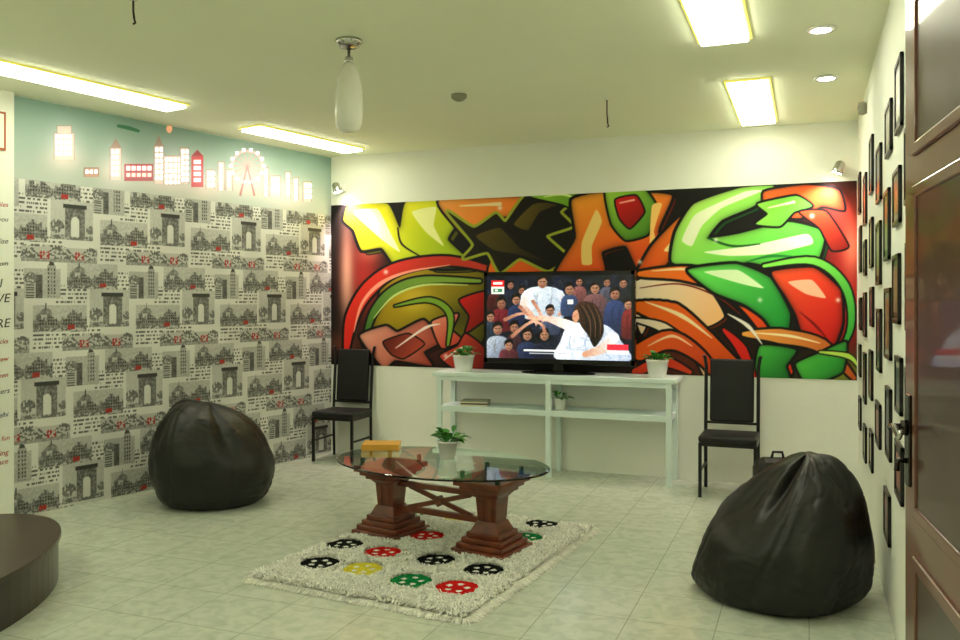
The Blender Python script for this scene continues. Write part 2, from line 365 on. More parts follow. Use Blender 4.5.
def v_city(ax,az):
    global g,redm
    f=vn(ax*1.2,az*1.2,13)
    g=np.where(RR(ax,az,0,34,0,16),172+26*f,g)
    g=np.where(RR(ax,az,0,34,0,3.5),104+80*(f>.45),g)
    hgt=5.5+6*vn(np.floor(ax/3.2)+.01,ax*0+.01,8)+2*vn(np.floor(ax/1.1),ax*0,9)
    g=np.where((ax<34)&(az>2)&(az<hgt),92+70*f,g); g=np.where((ax<34)&(az>3)&(az<hgt-1)&(ax%1.6<.7)&(az%2<1.1),56,g)
    g=np.where((np.hypot(ax-26,az-10)<4)&(az>10),105+60*f,g); g=np.where(RR(ax,az,25.7,26.3,13,17),80,g)
    redm|=RR(ax,az,8,12.5,1,3.8)&(f>.2)
def v_tower(ax,az):
    global g,redm
    f=vn(ax*1.3,az*1.3,23)
    g=np.where(RR(ax,az,0,22,0,18),192-30*f,g)
    g=np.where(RR(ax,az,3,8,0,20),146+40*f,g); g=np.where(RR(ax,az,3,8,1,19)&(ax%1.7<.8)&(az%2.4<1.3),66,g)
    g=np.where((abs(ax-5.5)<(25-az)*.4)&(az>20)&(az<25),72,g)
    g=np.where(RR(ax,az,11,15,0,14),66+50*f,g); g=np.where(RR(ax,az,16,21,0,9)&(az%1.5<.8),90,g)
    g=np.where((np.hypot(ax-18,(az-12)*1.2)<4)&(f>.35),66+70*f,g)
def v_text(ax,az):
    global g,redm
    for k in range(5):
        g=np.where(RR(ax,az,0,20,k*2.5,k*2.5+1.25)&(vn(ax*1.7,az*0+k*7,9)>.42),96,g)
def v_bus(ax,az):
    global g,redm
    f=vn(ax*1.2,az*1.2,33)
    g=np.where(RR(ax,az,0,26,0,9),186,g)
    g=np.where(RR(ax,az,0,26,0,2.2),116+60*f,g); g=np.where((ax<26)&(az<7+3*np.sin(ax*.35))&(f>.5)&(az>2),104,g)
    redm|=RR(ax,az,9,15,1.5,6.5)&~((ax%1.6<.6)&(az%2<.8))&(f>.25)
for (ox,oy,fn) in ((29,17,v_text),(0,44,v_text),(45,46,v_text),(66,26,v_text),(0,2,v_arch),(29,0,v_city),(8,26,v_city),(46,20,v_tower),(22,42,v_bus),(44,42,v_bus)): vign(ox,oy,fn)
g=g*(.96+.08*vn(a*.06,z*.06,2))
col=np.stack([g,g,g*.965],-1)
col[redm]=(172,50,42)
M_wp=attr_mat('wallpaper_print',.6,spec=.3)
p0=LW(sl,.004)
grid_obj('city_sketch_wallpaper',(p0[0],p0[1],0.002),(-dL.x,-dL.y),sl,zw,nx,ny,col,M_wp)

# ------------------------------------------------------------------ skyline canvas
nx,ny=760,180; zc0,zc1=2.362,2.935
S,Z=np.meshgrid(np.linspace(sl,0,nx),np.linspace(zc0,zc1,ny))
Ug=PL.x+dL.x*S; Vg=PL.y+dL.y*S
X,Y=draw_units(Ug,Vg,Z)
T=np.clip((Z-zc0)/(zc1-zc0),0,1)[...,None]
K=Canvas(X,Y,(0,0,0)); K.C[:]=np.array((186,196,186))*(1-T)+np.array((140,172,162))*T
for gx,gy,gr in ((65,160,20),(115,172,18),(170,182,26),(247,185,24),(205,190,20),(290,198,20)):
    K.glow(gx,gy,gr,12,(226,208,198),.7)  # pale glow of the lit buildings painted into the panel colour
# soft halo of light around the buildings, painted into the panel's emission
def halo(cx,cy,rx,ry,c,a): 
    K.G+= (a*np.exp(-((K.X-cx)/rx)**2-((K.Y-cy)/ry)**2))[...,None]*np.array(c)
W=(255,244,226); O=(150,116,104)
def bld(x0,y0,x1,y1,body=(216,198,184),win=True,g=1.0):
    K.rect(x0-.5,y0-.5,x1+.5,y1,O); K.rect(x0,y0,x1,y1,body,glow=.15)
    if win:
        x=x0+1.3
        while x<x1-2:
            y=y0+2
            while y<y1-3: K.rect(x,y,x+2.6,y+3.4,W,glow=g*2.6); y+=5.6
            x+=4.4
bld(54,133,74,160); bld(57,126,71,134,win=False); bld(84,168,98,177,(190,146,128)); bld(110,148,121,180); K.poly([(110,148),(115.5,138),(121,148)],(176,146,134),smooth=False)
K.rect(124,164,153,181,(170,24,22),glow=.05)
for i in range(5):
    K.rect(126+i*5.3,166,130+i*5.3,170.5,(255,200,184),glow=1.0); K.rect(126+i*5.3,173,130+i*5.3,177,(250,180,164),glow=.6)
bld(155,156,188,184); bld(154,146,163,184); bld(180,148,188,184); K.poly([(154,146),(158.5,135),(163,146)],(176,146,134),smooth=False)
K.rect(191,156,203,187,(190,22,20),glow=.15)
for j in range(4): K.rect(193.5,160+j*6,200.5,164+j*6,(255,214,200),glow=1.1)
K.poly([(191,156),(197,150),(203,156)],(170,20,18),smooth=False)
bld(206,170,214,189); bld(218,162,224,190); bld(226,170,232,191)
for k in range(28):
    t=2*math.pi*k/28; t2=2*math.pi*(k+1)/28
    K.stroke([(247+15*math.cos(t),166+15*math.sin(t)),(247+15*math.cos(t2),166+15*math.sin(t2))],[2,2],(230,150,144),glow=.5)
for k in range(14):
    t=2*math.pi*k/14; K.stroke([(247,166),(247+14*math.cos(t),166+14*math.sin(t))],[.8,.8],(196,140,134),glow=.1)
    cx,cy=247+16.5*math.cos(t),166+16.5*math.sin(t); K.rect(cx-1.4,cy-1.4,cx+1.4,cy+1.4,W,glow=2.6)
K.stroke([(247,166),(240,195)],[1.5,2],(184,110,104)); K.stroke([(247,166),(254,195)],[1.5,2],(184,110,104))
bld(263,168,268,196); bld(270,176,280,197); bld(285,172,290,199); bld(293,178,298,200); bld(303,182,311,202)
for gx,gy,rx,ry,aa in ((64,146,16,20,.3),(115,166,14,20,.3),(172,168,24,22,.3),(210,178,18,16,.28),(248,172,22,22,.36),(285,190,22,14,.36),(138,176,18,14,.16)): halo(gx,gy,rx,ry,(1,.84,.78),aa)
K.stroke([(118,126),(128,128),(138,131)],[3,4,3],(70,130,100)); K.poly([(166,129),(169,124),(172,129),(169,133)],(230,130,70),glow=.6)
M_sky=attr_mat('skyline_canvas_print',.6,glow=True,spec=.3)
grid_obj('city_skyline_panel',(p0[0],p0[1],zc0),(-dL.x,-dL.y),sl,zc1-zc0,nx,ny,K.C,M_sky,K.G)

# ------------------------------------------------------------------ writing on the pillar
inks={}
def text(body,s,z,size,rgb,name,par,tilt=0):
    cu=bpy.data.curves.new(name,'FONT'); cu.body=body; cu.size=size; cu.extrude=.0004; cu.align_x='RIGHT'; cu.shear=.25
    o=bpy.data.objects.new(name,cu); scene.collection.objects.link(o)
    p=LW(s,.0715); o.location=(p[0],p[1],z)
    o.rotation_euler=(math.radians(90),math.radians(tilt),math.atan2(-dL.y,-dL.x))
    if rgb not in inks: inks[rgb]=mat('marker_ink',rgb,.6)
    cu.materials.append(inks[rgb]); o.parent=par; return o
wr=bpy.data.objects.new('handwritten_notes',None); scene.collection.objects.link(wr)
for t,s_,z_,sz,c in (('I',3.21,1.60,.085,(40,40,36)),('LOVE',3.16,1.50,.085,(40,40,36)),('HERE',3.16,1.33,.085,(40,40,36)),('Paradise',3.17,1.9,.05,(60,60,60)),('the crew',3.17,1.10,.045,(180,44,40)),('Canteen',3.17,.99,.045,(180,44,40)),('Cheers',3.16,.88,.05,(50,50,60)),('Love, Delhi',3.17,.72,.045,(50,60,100)),('So much fun',3.16,.56,.045,(180,44,40)),('Amazing',3.17,.46,.05,(180,44,40)),('place',3.17,.40,.05,(180,44,40)),('All smiles',3.17,2.15,.045,(180,44,40)),('thank you',3.17,2.05,.045,(60,60,60)),('best room',3.17,1.75,.045,(60,60,60)),('rocks',3.17,1.22,.045,(180,44,40))):
    text(t,s_,z_,sz,c,'note',wr,-4)
b=B(); p=LW(3.32,.076); q=math.atan2(-dL.y,-dL.x)
b.box((0,0,0),(.26,.012,.26),mat('poster_orange',(170,90,50),.6)); b.box((0,-.007,0),(.23,.004,.23),M_wall); b.box((0,-.010,0),(.1,.004,.12),M_mat)
b.obj('framed_poster',(p[0],p[1],2.66),q)

# ------------------------------------------------------------------ ceiling fixtures
def fixture(c,rz,L=1.34,W=.25):
    b=B(); t=.018
    for sx in(-1,1): b.box((sx*(W/2+t/2),0,-.006),(t,L+2*t,.014),M_rim,bev=.003)
    for sy in(-1,1): b.box((0,sy*(L/2+t/2),-.006),(W,t,.014),M_rim,bev=.003)
    b.box((0,0,-.016),(W,L,.032),M_tube,bev=.004)
    for k in range(1,7): b.box((0,-L/2+k*L/7,-.034),(W-.02,.005,.004),M_rim)
    b.obj('fluorescent_light_panel',(c[0],c[1],ZC-.001),rz)
fixture((-.375,6.42),0); fixture((-.43,4.14),0)
fixture((-4.13,6.42),-.22,1.24,.22); fixture((-4.46,4.35),-.2,1.34,.22)
for c in ((-4.9,2.0),(-1.0,1.8),(-2.8,.2),(-2.7,-1.2)): fixture(c,0)
for u,v in ((.059,4.82),(.101,5.88)):
    b=B(); b.lathe([(.05,0),(.075,-.001),(.078,-.006),(.072,-.012),(.052,-.012),(.05,0)],(0,0,0),M_white); b.lathe([(0,-.010),(.05,-.010),(.05,-.001)],(0,0,0),M_down); b.obj('downlight',(u,v,ZC-.001))
# pendant lamp
b=B(); 
b.lathe([(0,0),(.07,0),(.075,-.012),(.06,-.03),(.02,-.036),(0,-.036)],(0,0,0),M_chrome)
b.lathe([(0,-.03),(.009,-.03),(.009,-.09),(.022,-.095),(.026,-.135),(.0,-.135)],(0,0,0),M_chrome,16)
for k in range(3):
    t=k*2.09; b.tube([(.0,0,-.05),(.05*math.cos(t),.05*math.sin(t),-.05),(.07*math.cos(t),.07*math.sin(t),-.03)],.006,M_chrome,8)
b.lathe([(0,-.13),(.026,-.13),(.038,-.15),(.056,-.19),(.069,-.24),(.075,-.29),(.077,-.35),(.077,-.42),(.071,-.465),(.057,-.495),(.035,-.507),(0,-.51)],(0,0,0),M_opal)
x,y=C(-.72,4.67); b.obj('pendant_lamp',(x,y,ZC-.001))
b=B(); b.lathe([(0,0),(.055,0),(.055,-.02),(.04,-.035),(.02,-.045),(0,-.046)],(0,0,0),M_mat); x,y=C(-.146,5.9); b.obj('smoke_detector',(x,y,ZC-.001))
for (cx,cy,zl) in ((.896,6.0,.18),(-1.64,4.02,.10)):
    b=B(); b.lathe([(0,0),(.02,0),(.018,-.012),(0,-.014)],(0,0,0),M_white,16); b.tube([(0,0,-.01),(0,0,-zl*.6),(0.006,0,-zl)],.005,M_dmetal,8); b.tube([(0.006,0,-zl),(.012,0,-zl-.02),(.0,0,-zl-.025)],.005,M_dmetal,8)
    x,y=C(cx,cy); b.obj('metal_hook',(x,y,ZC-.001))
def wallspot(u,z,aim,en):
    b=B(); b.box((0,0,0),(.07,.03,.07),M_white,bev=.006); b.tube([(0,-.01,0),(0,-.09,.01)],.008,M_chrome,8)
    d=Vector((aim,.05,-1)).normalized(); p=Vector((0,-.11,.0))
    b.tube([p-d*.045,p-d*.03,p+d*.035,p+d*.05],[.02,.036,.042,.044],M_chrome,20)
    b.tube([p+d*.0505,p+d*.052],.036,M_down,20)
    b.obj('spotlight',(u,VB-.016,z))
    L=bpy.data.lights.new('spot_lamp','SPOT'); L.energy=en; L.color=(1,.74,.74); L.spot_size=math.radians(100); L.spot_blend=.9; L.shadow_soft_size=.03
    o=bpy.data.objects.new('spot_beam',L); scene.collection.objects.link(o); o.location=(u+d.x*.08,VB-.126+d.y*.08,z+d.z*.08)
    o.rotation_euler=Vector((d.x,d.y+.2,d.z)).to_track_quat('-Z','Y').to_euler()
wallspot(.22,2.56,-.4,75); wallspot(-4.30,2.62,.3,95)
b=B(); b.lathe([(0,0),(.035,0),(.045,.02),(.04,.05),(0,.06)],(0,0,0),M_mat,20,Matrix.Rotation(-math.pi/2,4,'Y')); b.obj('motion_sensor',(UR-.001,6.25,2.80))

# ------------------------------------------------------------------ picture frames on right wall
pcs=[mat('photo_print',pc,.3,var=.6,scale=14) for pc in ((70,60,50),(120,110,90),(60,70,80),(130,60,40),(150,140,110))]
def pframe(v,z,w,h,k):
    b=B(); t=.022; D=.015
    b.box((-D/2,0,h/2-t/2),(D,w,t),M_frame,bev=.003); b.box((-D/2,0,-h/2+t/2),(D,w,t),M_frame,bev=.003)
    for s_ in(-1,1): b.box((-D/2,s_*(w/2-t/2),0),(D,t,h),M_frame,bev=.003)
    b.box((-.005,0,0),(.008,w-.03,h-.03),M_mat if k%2 else M_frame)
    b.box((-.010,0,0),(.003,w-.10,h-.10),pcs[k%5])
    b.obj('picture_frame',(UR-.001,v,z))
k=0
cols_=[(6.90,.24),(6.30,.26),(5.68,.28),(5.08,.28),(4.52,.3),(4.02,.28),(3.50,.3)]
for ci,(v,w) in enumerate(cols_):
    z=[2.46,2.36,2.50,2.34,2.44,2.52,2.57][ci]
    while z>.55:
        h=random.choice([.24,.30,.34])
        if z-h/2<.45 or (ci>5 and z<.95): break
        pframe(v+random.uniform(-.06,.06),z-h/2,w*random.uniform(.8,1.05),h,k); k+=1
        z-=h+random.uniform(.10,.19)

# ------------------------------------------------------------------ door (open leaf) at right
b=B(); W=.85; H=2.3
b.box((0,W/2,H/2),(.042,W,H),M_door,bev=.004)
for z0,z1 in ((.18,.88),(1.0,1.75),(1.85,2.2)):
    for sx in(-1,1):
        zc=(z0+z1)/2; hh=z1-z0
        b.box((sx*.0215,W/2,zc),(.006,W-.26,hh),M_doord)
        for zz in(z0,z1): b.box((sx*.024,W/2,zz),(.010,W-.22,.03),M_door,bev=.004)
        for yy in(.13,W-.13): b.box((sx*.024,yy,zc),(.010,.03,hh),M_door,bev=.004)
yh=W-.065; zh=1.16
b.box((-.026,yh,zh),(.008,.045,.22),M_dmetal,bev=.003)
b.tube([(-.028,yh,zh+.03),(-.06,yh,zh+.03),(-.068,yh-.02,zh+.032),(-.068,yh-.06,zh+.04),(-.066,yh-.10,zh+.02),(-.064,yh-.115,zh+.035)],[.011,.009,.009,.008,.007,.006],M_chrome,12)
b.lathe([(0,0),(.02,0),(.018,.012),(0,.014)],(0,0,0),M_dmetal,16,Matrix.Translation((-.03,yh,zh+.03))@Matrix.Rotation(-math.pi/2,4,'Y'))
b.tube([(-.03,yh,zh-.05),(-.05,yh,zh-.05),(-.052,yh,zh-.075)],.007,M_dmetal,8)
hx,hy=.325,1.5; ex,ey=.243,2.34
b.obj('door_1',(hx,hy,.008),math.atan2(-(ex-hx),(ey-hy)))
b=B()
b.box((UR-.007,1.44,1.16),(.012,.08,2.32),M_door); b.box((UR-.007,.5,1.16),(.012,.08,2.32),M_door); b.box((UR-.007,.97,2.36),(.012,1.0,.08),M_door)
b.obj('trim_1')

# ------------------------------------------------------------------ TV bench
u0,u1=-3.15,-1.0; vf,vbk=6.95,7.33; uc=(u0+u1)/2; L=u1-u0; dp=vbk-vf; H=.875
b=B(); b.box((0,0,H-.018),(L,dp,.036),M_bench,bev=.004)
b.box((0,0,.55),(L-.1,dp-.02,.05),M_bench,bev=.003)
for f in (-1,0,1):
    x=f*(L/2-.06)
    for y in(-1,1): b.box((x,y*(dp/2-.03),(H-.036)/2),(.045,.045,H-.036),M_bench,bev=.003)
    b.box((x,0,H-.06),(.035,dp-.08,.05),M_bench)
b.box((0,-dp/2+.02,H-.055),(L-.1,.018,.04),M_bench)
b.obj('tv_bench',(uc,(vf+vbk)/2,0))

# ------------------------------------------------------------------ television
tu0,tu1=-2.72,-1.362; tw_=tu1-tu0; tz0,tz1=.958,1.768; tvf=7.12
nx,ny=420,250
b=B(); th_=tz1-tz0; zc=(tz0+tz1)/2
bz=.035
b.box((0,.03,zc),(tw_,.05,th_),M_plast,bev=.006)
b.box((0,.065,zc-.02),(tw_*.7,.04,th_*.6),M_plast,bev=.015)
b.box((0,.05,.93),(.10,.04,.09),M_plast,bev=.01)
pts=[(.33*math.cos(t),.13*math.sin(t)) for t in np.linspace(0,2*math.pi,40,endpoint=False)]
b.prism([(x,y+.03) for x,y in pts],.8755,.889,M_plast)
b.prism([(x*.6,y*.6+.03) for x,y in pts],.889,.897,M_plast)
for sx in(-1,1): b.box((sx*(tw_/2-bz/2),.002,zc),(bz,.012,th_-.004),M_plast,bev=.003)
b.box((0,.002,tz1-bz/2-.002),(tw_-.004,.012,bz),M_plast,bev=.003); b.box((0,.002,tz0+.026),(tw_-.004,.012,.05),M_plast,bev=.003)
tv=b.obj('flat_screen_tv',((tu0+tu1)/2,tvf,0))
sx0=tu0+.03; sw=tw_-.06; sz0=tz0+.045; sh=th_-.08
A_,Z_=np.meshgrid(np.linspace(0,150,nx),np.linspace(90,0,ny))
K=Canvas(A_,Z_,(20,24,40)); K.tens=.8
n_=vn(A_*.12,Z_*.12,4); K.C*= (0.3+1.0*n_)[...,None]
SK=(200,142,112); HR=(18,13,13)
def head(x,y,r,sk=SK,hr=HR,tl=0):
    K.poly([(x-r*.95,y),(x-r*.8,y+r*.9),(x,y+r*1.4),(x+r*.8,y+r*.9),(x+r*.95,y),(x+r*.7,y-r),(x-r*.7,y-r)],sk,tuple(c*.55 for c in sk),g=((x-r+tl*r,y-r),(x+r,y+r*1.3)),soft=1.2)
    K.poly([(x-r*1.15,y+.2*r),(x-r*1.05,y-r*1.0),(x-.2*r,y-r*1.65),(x+r*.8,y-r*1.4),(x+r*1.15,y-.1*r),(x+r*.85,y-r*.3),(x+r*.4,y-r*.75),(x-r*.3,y-r*.6),(x-r*.8,y-r*.3)],hr,soft=1.2)
    K.stroke([(x-r*.55,y-.05*r),(x-r*.2,y)],[.9,.9],(50,30,26)); K.stroke([(x+r*.2,y),(x+r*.55,y-.05*r)],[.9,.9],(50,30,26))
    K.stroke([(x,y),(x+r*.1,y+r*.4)],[.5,.8],(150,96,76)); K.stroke([(x-r*.3,y+r*.8),(x+r*.3,y+r*.78)],[.8,.8],(120,54,50))
def folds(pts,c): K.stroke(pts,[.4,1.6,.4],c,soft=1.6)
def body(x,y,w,h,c1,c2):
    K.poly([(x-w*.5,y+h),(x-w*.55,y+h*.35),(x-w*.38,y+h*.08),(x-w*.12,y),(x+w*.12,y),(x+w*.38,y+h*.08),(x+w*.55,y+h*.35),(x+w*.5,y+h)],c1,c2,soft=1.3)
    folds([(x-w*.1,y+h*.2),(x-w*.15,y+h*.5),(x-w*.05,y+h*.9)],tuple(v*.6 for v in c1)); folds([(x+w*.25,y+h*.25),(x+w*.2,y+h*.6),(x+w*.3,y+h*.9)],tuple(v*.6 for v in c1))
# back row
for (x,y,r,c) in ((8,14,3.6,(80,30,34)),(26,10,3.4,(36,40,60)),(38,16,3.4,(60,60,80)),(98,7,3.4,(150,90,90)),(126,8,3.4,(90,90,110)),(142,9,3.8,(36,36,46))): body(x,y+5,14,20,c,tuple(v*.4 for v in c)); head(x,y,r,(184,126,100))
body(60,12,42,34,(238,243,250),(150,168,198)); head(60,7,5.2)
K.stroke([(44,20),(40,32),(48,42)],[8,7,4],(226,232,244),(196,146,120)); K.stroke([(78,20),(84,32),(78,42)],[8,7,4],(206,214,232),(196,146,120))
folds([(50,18),(54,28),(52,38)],(160,174,198)); folds([(66,20),(68,30),(74,40)],(150,166,196))
body(88,21,16,22,(60,80,120),(30,40,70)); head(88,15,4.6); K.rect(86,26,92,31,(226,226,232))
body(114,20,22,28,(130,84,84),(50,40,50)); head(114,14,4.6); body(134,27,20,36,(50,66,116),(20,26,50)); head(134,20,4.6,(186,124,98))
body(148,36,14,30,(130,40,40),(60,20,24)); head(147,31,4)
# left rows
body(16,36,22,24,(126,34,42),(60,16,26)); head(16,30,4.8,(176,114,92)); body(32,32,16,20,(40,54,96),(18,24,50)); head(32,26,4.2)
body(4,50,14,22,(46,60,80),(20,26,40)); head(4,45,4.2)
body(12,66,24,26,(186,194,208),(80,90,120)); head(12,58,5.0,(186,130,104)); head(30,56,4.6,(180,122,98)); body(30,63,14,20,(70,40,50),(30,18,24)); body(44,72,20,20,(44,56,92),(16,20,40)); head(44,64,4.8,(190,134,106))
body(68,45,18,18,(80,92,122),(36,42,66)); head(68,38,4.2,(194,138,110)); body(62,72,20,20,(28,32,54),(12,14,28)); head(62,64,4.6); body(24,80,18,12,(110,50,60),(50,20,26)); head(24,76,4.2)
for p in ([(20,48),(34,42),(46,41)],[(28,66),(42,54),(54,48)],[(50,28),(56,38),(60,46)],[(36,34),(46,44),(52,50)],[(62,60),(60,54),(54,50)]):
    K.stroke(p,[4,3.2,2.4],(160,104,82),(226,172,148),soft=1.2)
    x,y=p[-1]; dx,dy=x-p[-2][0],y-p[-2][1]; n2=math.hypot(dx,dy); dx/=n2; dy/=n2
    for q in(-.5,-.15,.2,.55): K.stroke([(x,y),(x+(dx-dy*q)*4,y+(dy+dx*q)*4)],[1.1,.6],(226,172,148))
# woman in the foreground, seen from behind
K.poly([(84,57),(92,52),(100,50),(122,52),(132,58),(139,68),(148,90),(75,90),(79,70)],(242,246,253),(168,182,212),soft=1.2)
for p in ([(90,60),(88,74),(92,88)],[(108,58),(104,72),(108,88)],[(124,62),(122,76),(130,88)],[(98,66),(112,70),(128,66)],[(84,76),(96,80),(110,78)],[(134,70),(136,80),(140,89)]): folds(p,(160,174,206))
K.stroke([(97,58),(80,51),(66,47),(52,46)],[13,10,6,3.6],(234,238,248),(222,168,142),soft=1.2)
for a_ in ((46,41),(44,44),(44,47),(46,50)): K.stroke([(54,46),a_],[2,1],(222,168,142))
K.poly([(93,36),(97,30),(104,28),(114,31),(121,44),(123,58),(120,68),(113,76),(107,64),(101,56),(97,48)],(64,42,32),(14,9,9),soft=1.2)
for k in range(6): K.stroke([(98+k*3,32),(106+k*2.6,48),(107+k*2.4,66)],[.4,1,.4],(96,66,48) if k%2 else (10,7,7))
K.poly([(92,40),(96,37),(98,46),(94,51),(91,46)],SK)
K.stroke([(132,66),(121,78),(104,84)],[12,10,6],(228,232,244),SK,soft=1.2)
K.C*= (.86+.28*vn(A_*.9,Z_*.9,41))[...,None]
K.rect(5,5,19,12,(214,30,36)); K.rect(5,12,19,20,(236,240,236)); K.rect(7,7,17,9.5,(250,240,240)); K.rect(7,14,17,18,(60,120,90)); K.rect(9,15,12,17,(236,240,236))
K.rect(40,80,100,82.0,(226,230,236)); K.rect(46,83.5,84,84.6,(180,186,196))
K.rect(126,73,147,79,(214,40,60)); K.rect(126,80,147,83,(240,236,236))
M_scr=attr_mat('tv_picture',.15,emit=.95)
o=grid_obj('tv_screen_picture',(sx0,tvf-.0045,sz0),(1,0),sw,sh,nx,ny,K.C,M_scr)
o.parent=tv; o.matrix_parent_inverse=Matrix.Translation((-(tu0+tu1)/2,-tvf,0))

# ------------------------------------------------------------------ potted plants
def plant(name,loc,pr=.075,ph=.12,n=16,ll=.09,lw=.05,leafm=M_leaf):
    b=B()
    b.lathe([(0,0),(pr*.72,0),(pr*.78,.005),(pr,ph*.9),(pr*1.05,ph*.9),(pr*1.05,ph),(pr*.93,ph),(pr*.9,ph*.86),(0,ph*.86)],(0,0,0),M_white)
    b.lathe([(pr*.9,ph*.865),(0,ph*.875)],(0,0,0),M_soil)
    for k in range(n):
        t=k*2.399; el=random.uniform(.25,1.3); d=Vector((math.cos(t)*math.cos(el),math.sin(t)*math.cos(el),math.sin(el)))
        st=Vector((math.cos(t)*pr*.3,math.sin(t)*pr*.3,ph*.86)); hh=random.uniform(.01,.05)*ll/.09
        tip=st+d*hh*1.4; b.tube([st,(st+tip)/2+Vector((0,0,.004)),tip],.0025,leafm,6)
        b.leaf(tip,d,ll*random.uniform(.7,1.1),lw,leafm)
    return b.obj(name,loc)
plant('potted_plant',(-2.90,7.08,.8755),.095,.15,20,.09,.06)
plant('potted_plant',(-1.17,7.08,.8755),.09,.15,20,.09,.06)
plant('potted_plant',(-2.0,7.06,.5755),.055,.10,12,.075,.05)
plant('potted_plant',(*C(-.205,5.38),.5125),.062,.11,18,.10,.06)
b=B()
for k in range(4): b.box((random.uniform(-.01,.01),random.uniform(-.01,.01),.006+k*.012),(.24,.17,.011),[M_page,M_frame,M_page,M_mat][k],bev=.001)
b.obj('magazine_stack',(-2.80,7.1,.5755),.2)

# ------------------------------------------------------------------ dining chairs
def chair(loc,rz):
    b=B(); w=.43; d=.42; sh=.46; r=.0125
    for sx in(-1,1):
        b.box((sx*(w/2-r),-d/2+r,sh/2-.02),(.025,.025,sh-.04),M_black,bev=.003)
        x=sx*(w/2-r)
        b.tube([(x,d/2-r,0.001),(x,d/2-r-.01,.3),(x,d/2-r-.01,sh),(x,d/2-r+.01,.75),(x,d/2+.02,.98),(x+sx*.010,d/2+.030,1.05),(x+sx*.02,d/2+.02,1.062)],.014,M_black,10)
        b.box((x,0,sh-.05),(.02,d-.04,.03),M_black); b.box((x,0,.2),(.016,d-.04,.016),M_black)
    b.box((0,-d/2+r,sh-.05),(w-.04,.02,.03),M_black); b.box((0,d/2-.02,sh-.05),(w-.04,.02,.03),M_black)
    b.box((0,-.01,sh-.012),(w,d,.05),M_seat,bev=.016)
    R=Matrix.Rotation(math.radians(-5),3,'X')
    b.box((0,d/2+.0,.79),(w-.09,.035,.50),M_seat,rot=R,bev=.012)
    for zz in(.66,.79,.92): b.box((0,d/2-.021+(zz-.79)*.09,zz),(w-.11,.004,.004),M_black,rot=R)
    b.box((0,d/2-.02,.53),(w-.03,.02,.02),M_black,bev=.003)
    b.obj('dining_chair',loc,rz)
chair((-.58,6.90,0),0.0); chair((-4.15,7.09,0),0.03)

# ------------------------------------------------------------------ bean bags
def beanbag(loc,rz,R,prof,k,shift,seed,H,folds_=()):
    bm=bmesh.new(); NS=180; NT=120
    P=catmull(prof,False,8); d=np.r_[0,np.cumsum(np.hypot(*np.diff(P,axis=0).T))]; tt=np.linspace(0,d[-1],NT)
    rr=np.interp(tt,d,P[:,0]); zz=np.interp(tt,d,P[:,1]); rings=[]
    for j in range(NT):
        ring=[]
        for i in range(NS):
            a=2*math.pi*i/NS; ca_,sa_=math.cos(a),math.sin(a); r=rr[j]; z=zz[j]; f=z/H
            sd=abs(((a/(2*math.pi)*6+.15*math.sin(f*3+seed)+.5)%1)-.5)/6*2*math.pi*max(r,.05)
            groove=-.008*math.exp(-(sd/.010)**2)+.006*min(1,sd/.12)
            n=noise.noise(Vector((ca_*1.3+seed,sa_*1.3,f*1.8)))*.055+noise.noise(Vector((ca_*3+seed,sa_*3,f*4)))*.018
            q=Vector((ca_*2.6+seed,sa_*2.6,f*4.2)); w3=noise.noise(q*1.0)*.8
            wr_=(1-abs(noise.noise(Vector((q.x*1.6+w3,q.y*1.6,q.z*1.5)))*2))**6*.006 + (1-abs(noise.noise(Vector((q.x*.9,q.y*.9+w3,q.z*2.4+7)))*2))**8*.008
            w_=min(1,r/.12)*min(1,(f+.02)*8)
            r2=r+(groove+n-wr_*min(1,.35+abs(f-.45)*1.6))*w_
            z2=z
            for (fa,fw,fz,fh,fd) in folds_:
                da=(a-fa+math.pi)%(2*math.pi)-math.pi
                e=math.exp(-(da/fw)**2-((f-fz)/fh)**2); r2-=fd*e*min(1,r/.1); z2-=fd*.5*e
            x=r2*ca_; y=r2*sa_
            z2=z2*(1+k*x/R) + (noise.noise(Vector((x*5+seed,y*5,1)))*.02*f)
            ring.append(bm.verts.new((x+shift[0]*f**1.6,y+shift[1]*f**1.6,max(0,z2))))
        rings.append(ring)
    for a,b2 in zip(rings[:-1],rings[1:]):
        for i in range(NS): bm.faces.new((a[i],a[(i+1)%NS],b2[(i+1)%NS],b2[i]))
    bm.faces.new(rings[0][::-1]); bm.faces.new(rings[-1])
    bmesh.ops.recalc_face_normals(bm,faces=bm.faces)
    for f in bm.faces: f.smooth=True
    me=bpy.data.meshes.new('bean_bag'); bm.to_mesh(me); bm.free(); me.materials.append(M_bag)
    o=bpy.data.objects.new('bean_bag',me); scene.collection.objects.link(o); o.location=loc; o.rotation_euler=(0,0,rz)
x,y=C(-2.01,6.42)
beanbag((x,y,0.001),ANG,.46,[(.02,0),(.25,0),(.35,.01),(.42,.08),(.455,.2),(.445,.36),(.385,.52),(.31,.63),(.21,.70),(.08,.73),(.01,.73)],-.18,(-.04,0),3.1,.73,[(5.3,.22,.8,.25,.05),(3.9,.2,.7,.2,.03)])
x,y=C(1.52,4.38)
beanbag((x,y,0.001),ANG,.42,[(.02,0),(.26,0),(.36,.01),(.405,.08),(.42,.19),(.41,.31),(.365,.43),(.295,.54),(.205,.63),(.11,.69),(.01,.71)],.10,(.17,.02),8.4,.71,[(4.0,.16,.85,.2,.08),(3.4,.3,.75,.15,.06)])
b=B(); b.box((0,0,.22),(.32,.2,.44),M_seat,bev=.07); b.box((-.02,-.11,.17),(.24,.08,.26),M_seat,bev=.03); b.box((.1,-.08,.36),(.14,.14,.16),M_seat,bev=.05); b.tube([(-.04,0,.43),(-.03,0,.48),(.03,0,.48),(.04,0,.43)],.01,M_seat,8)
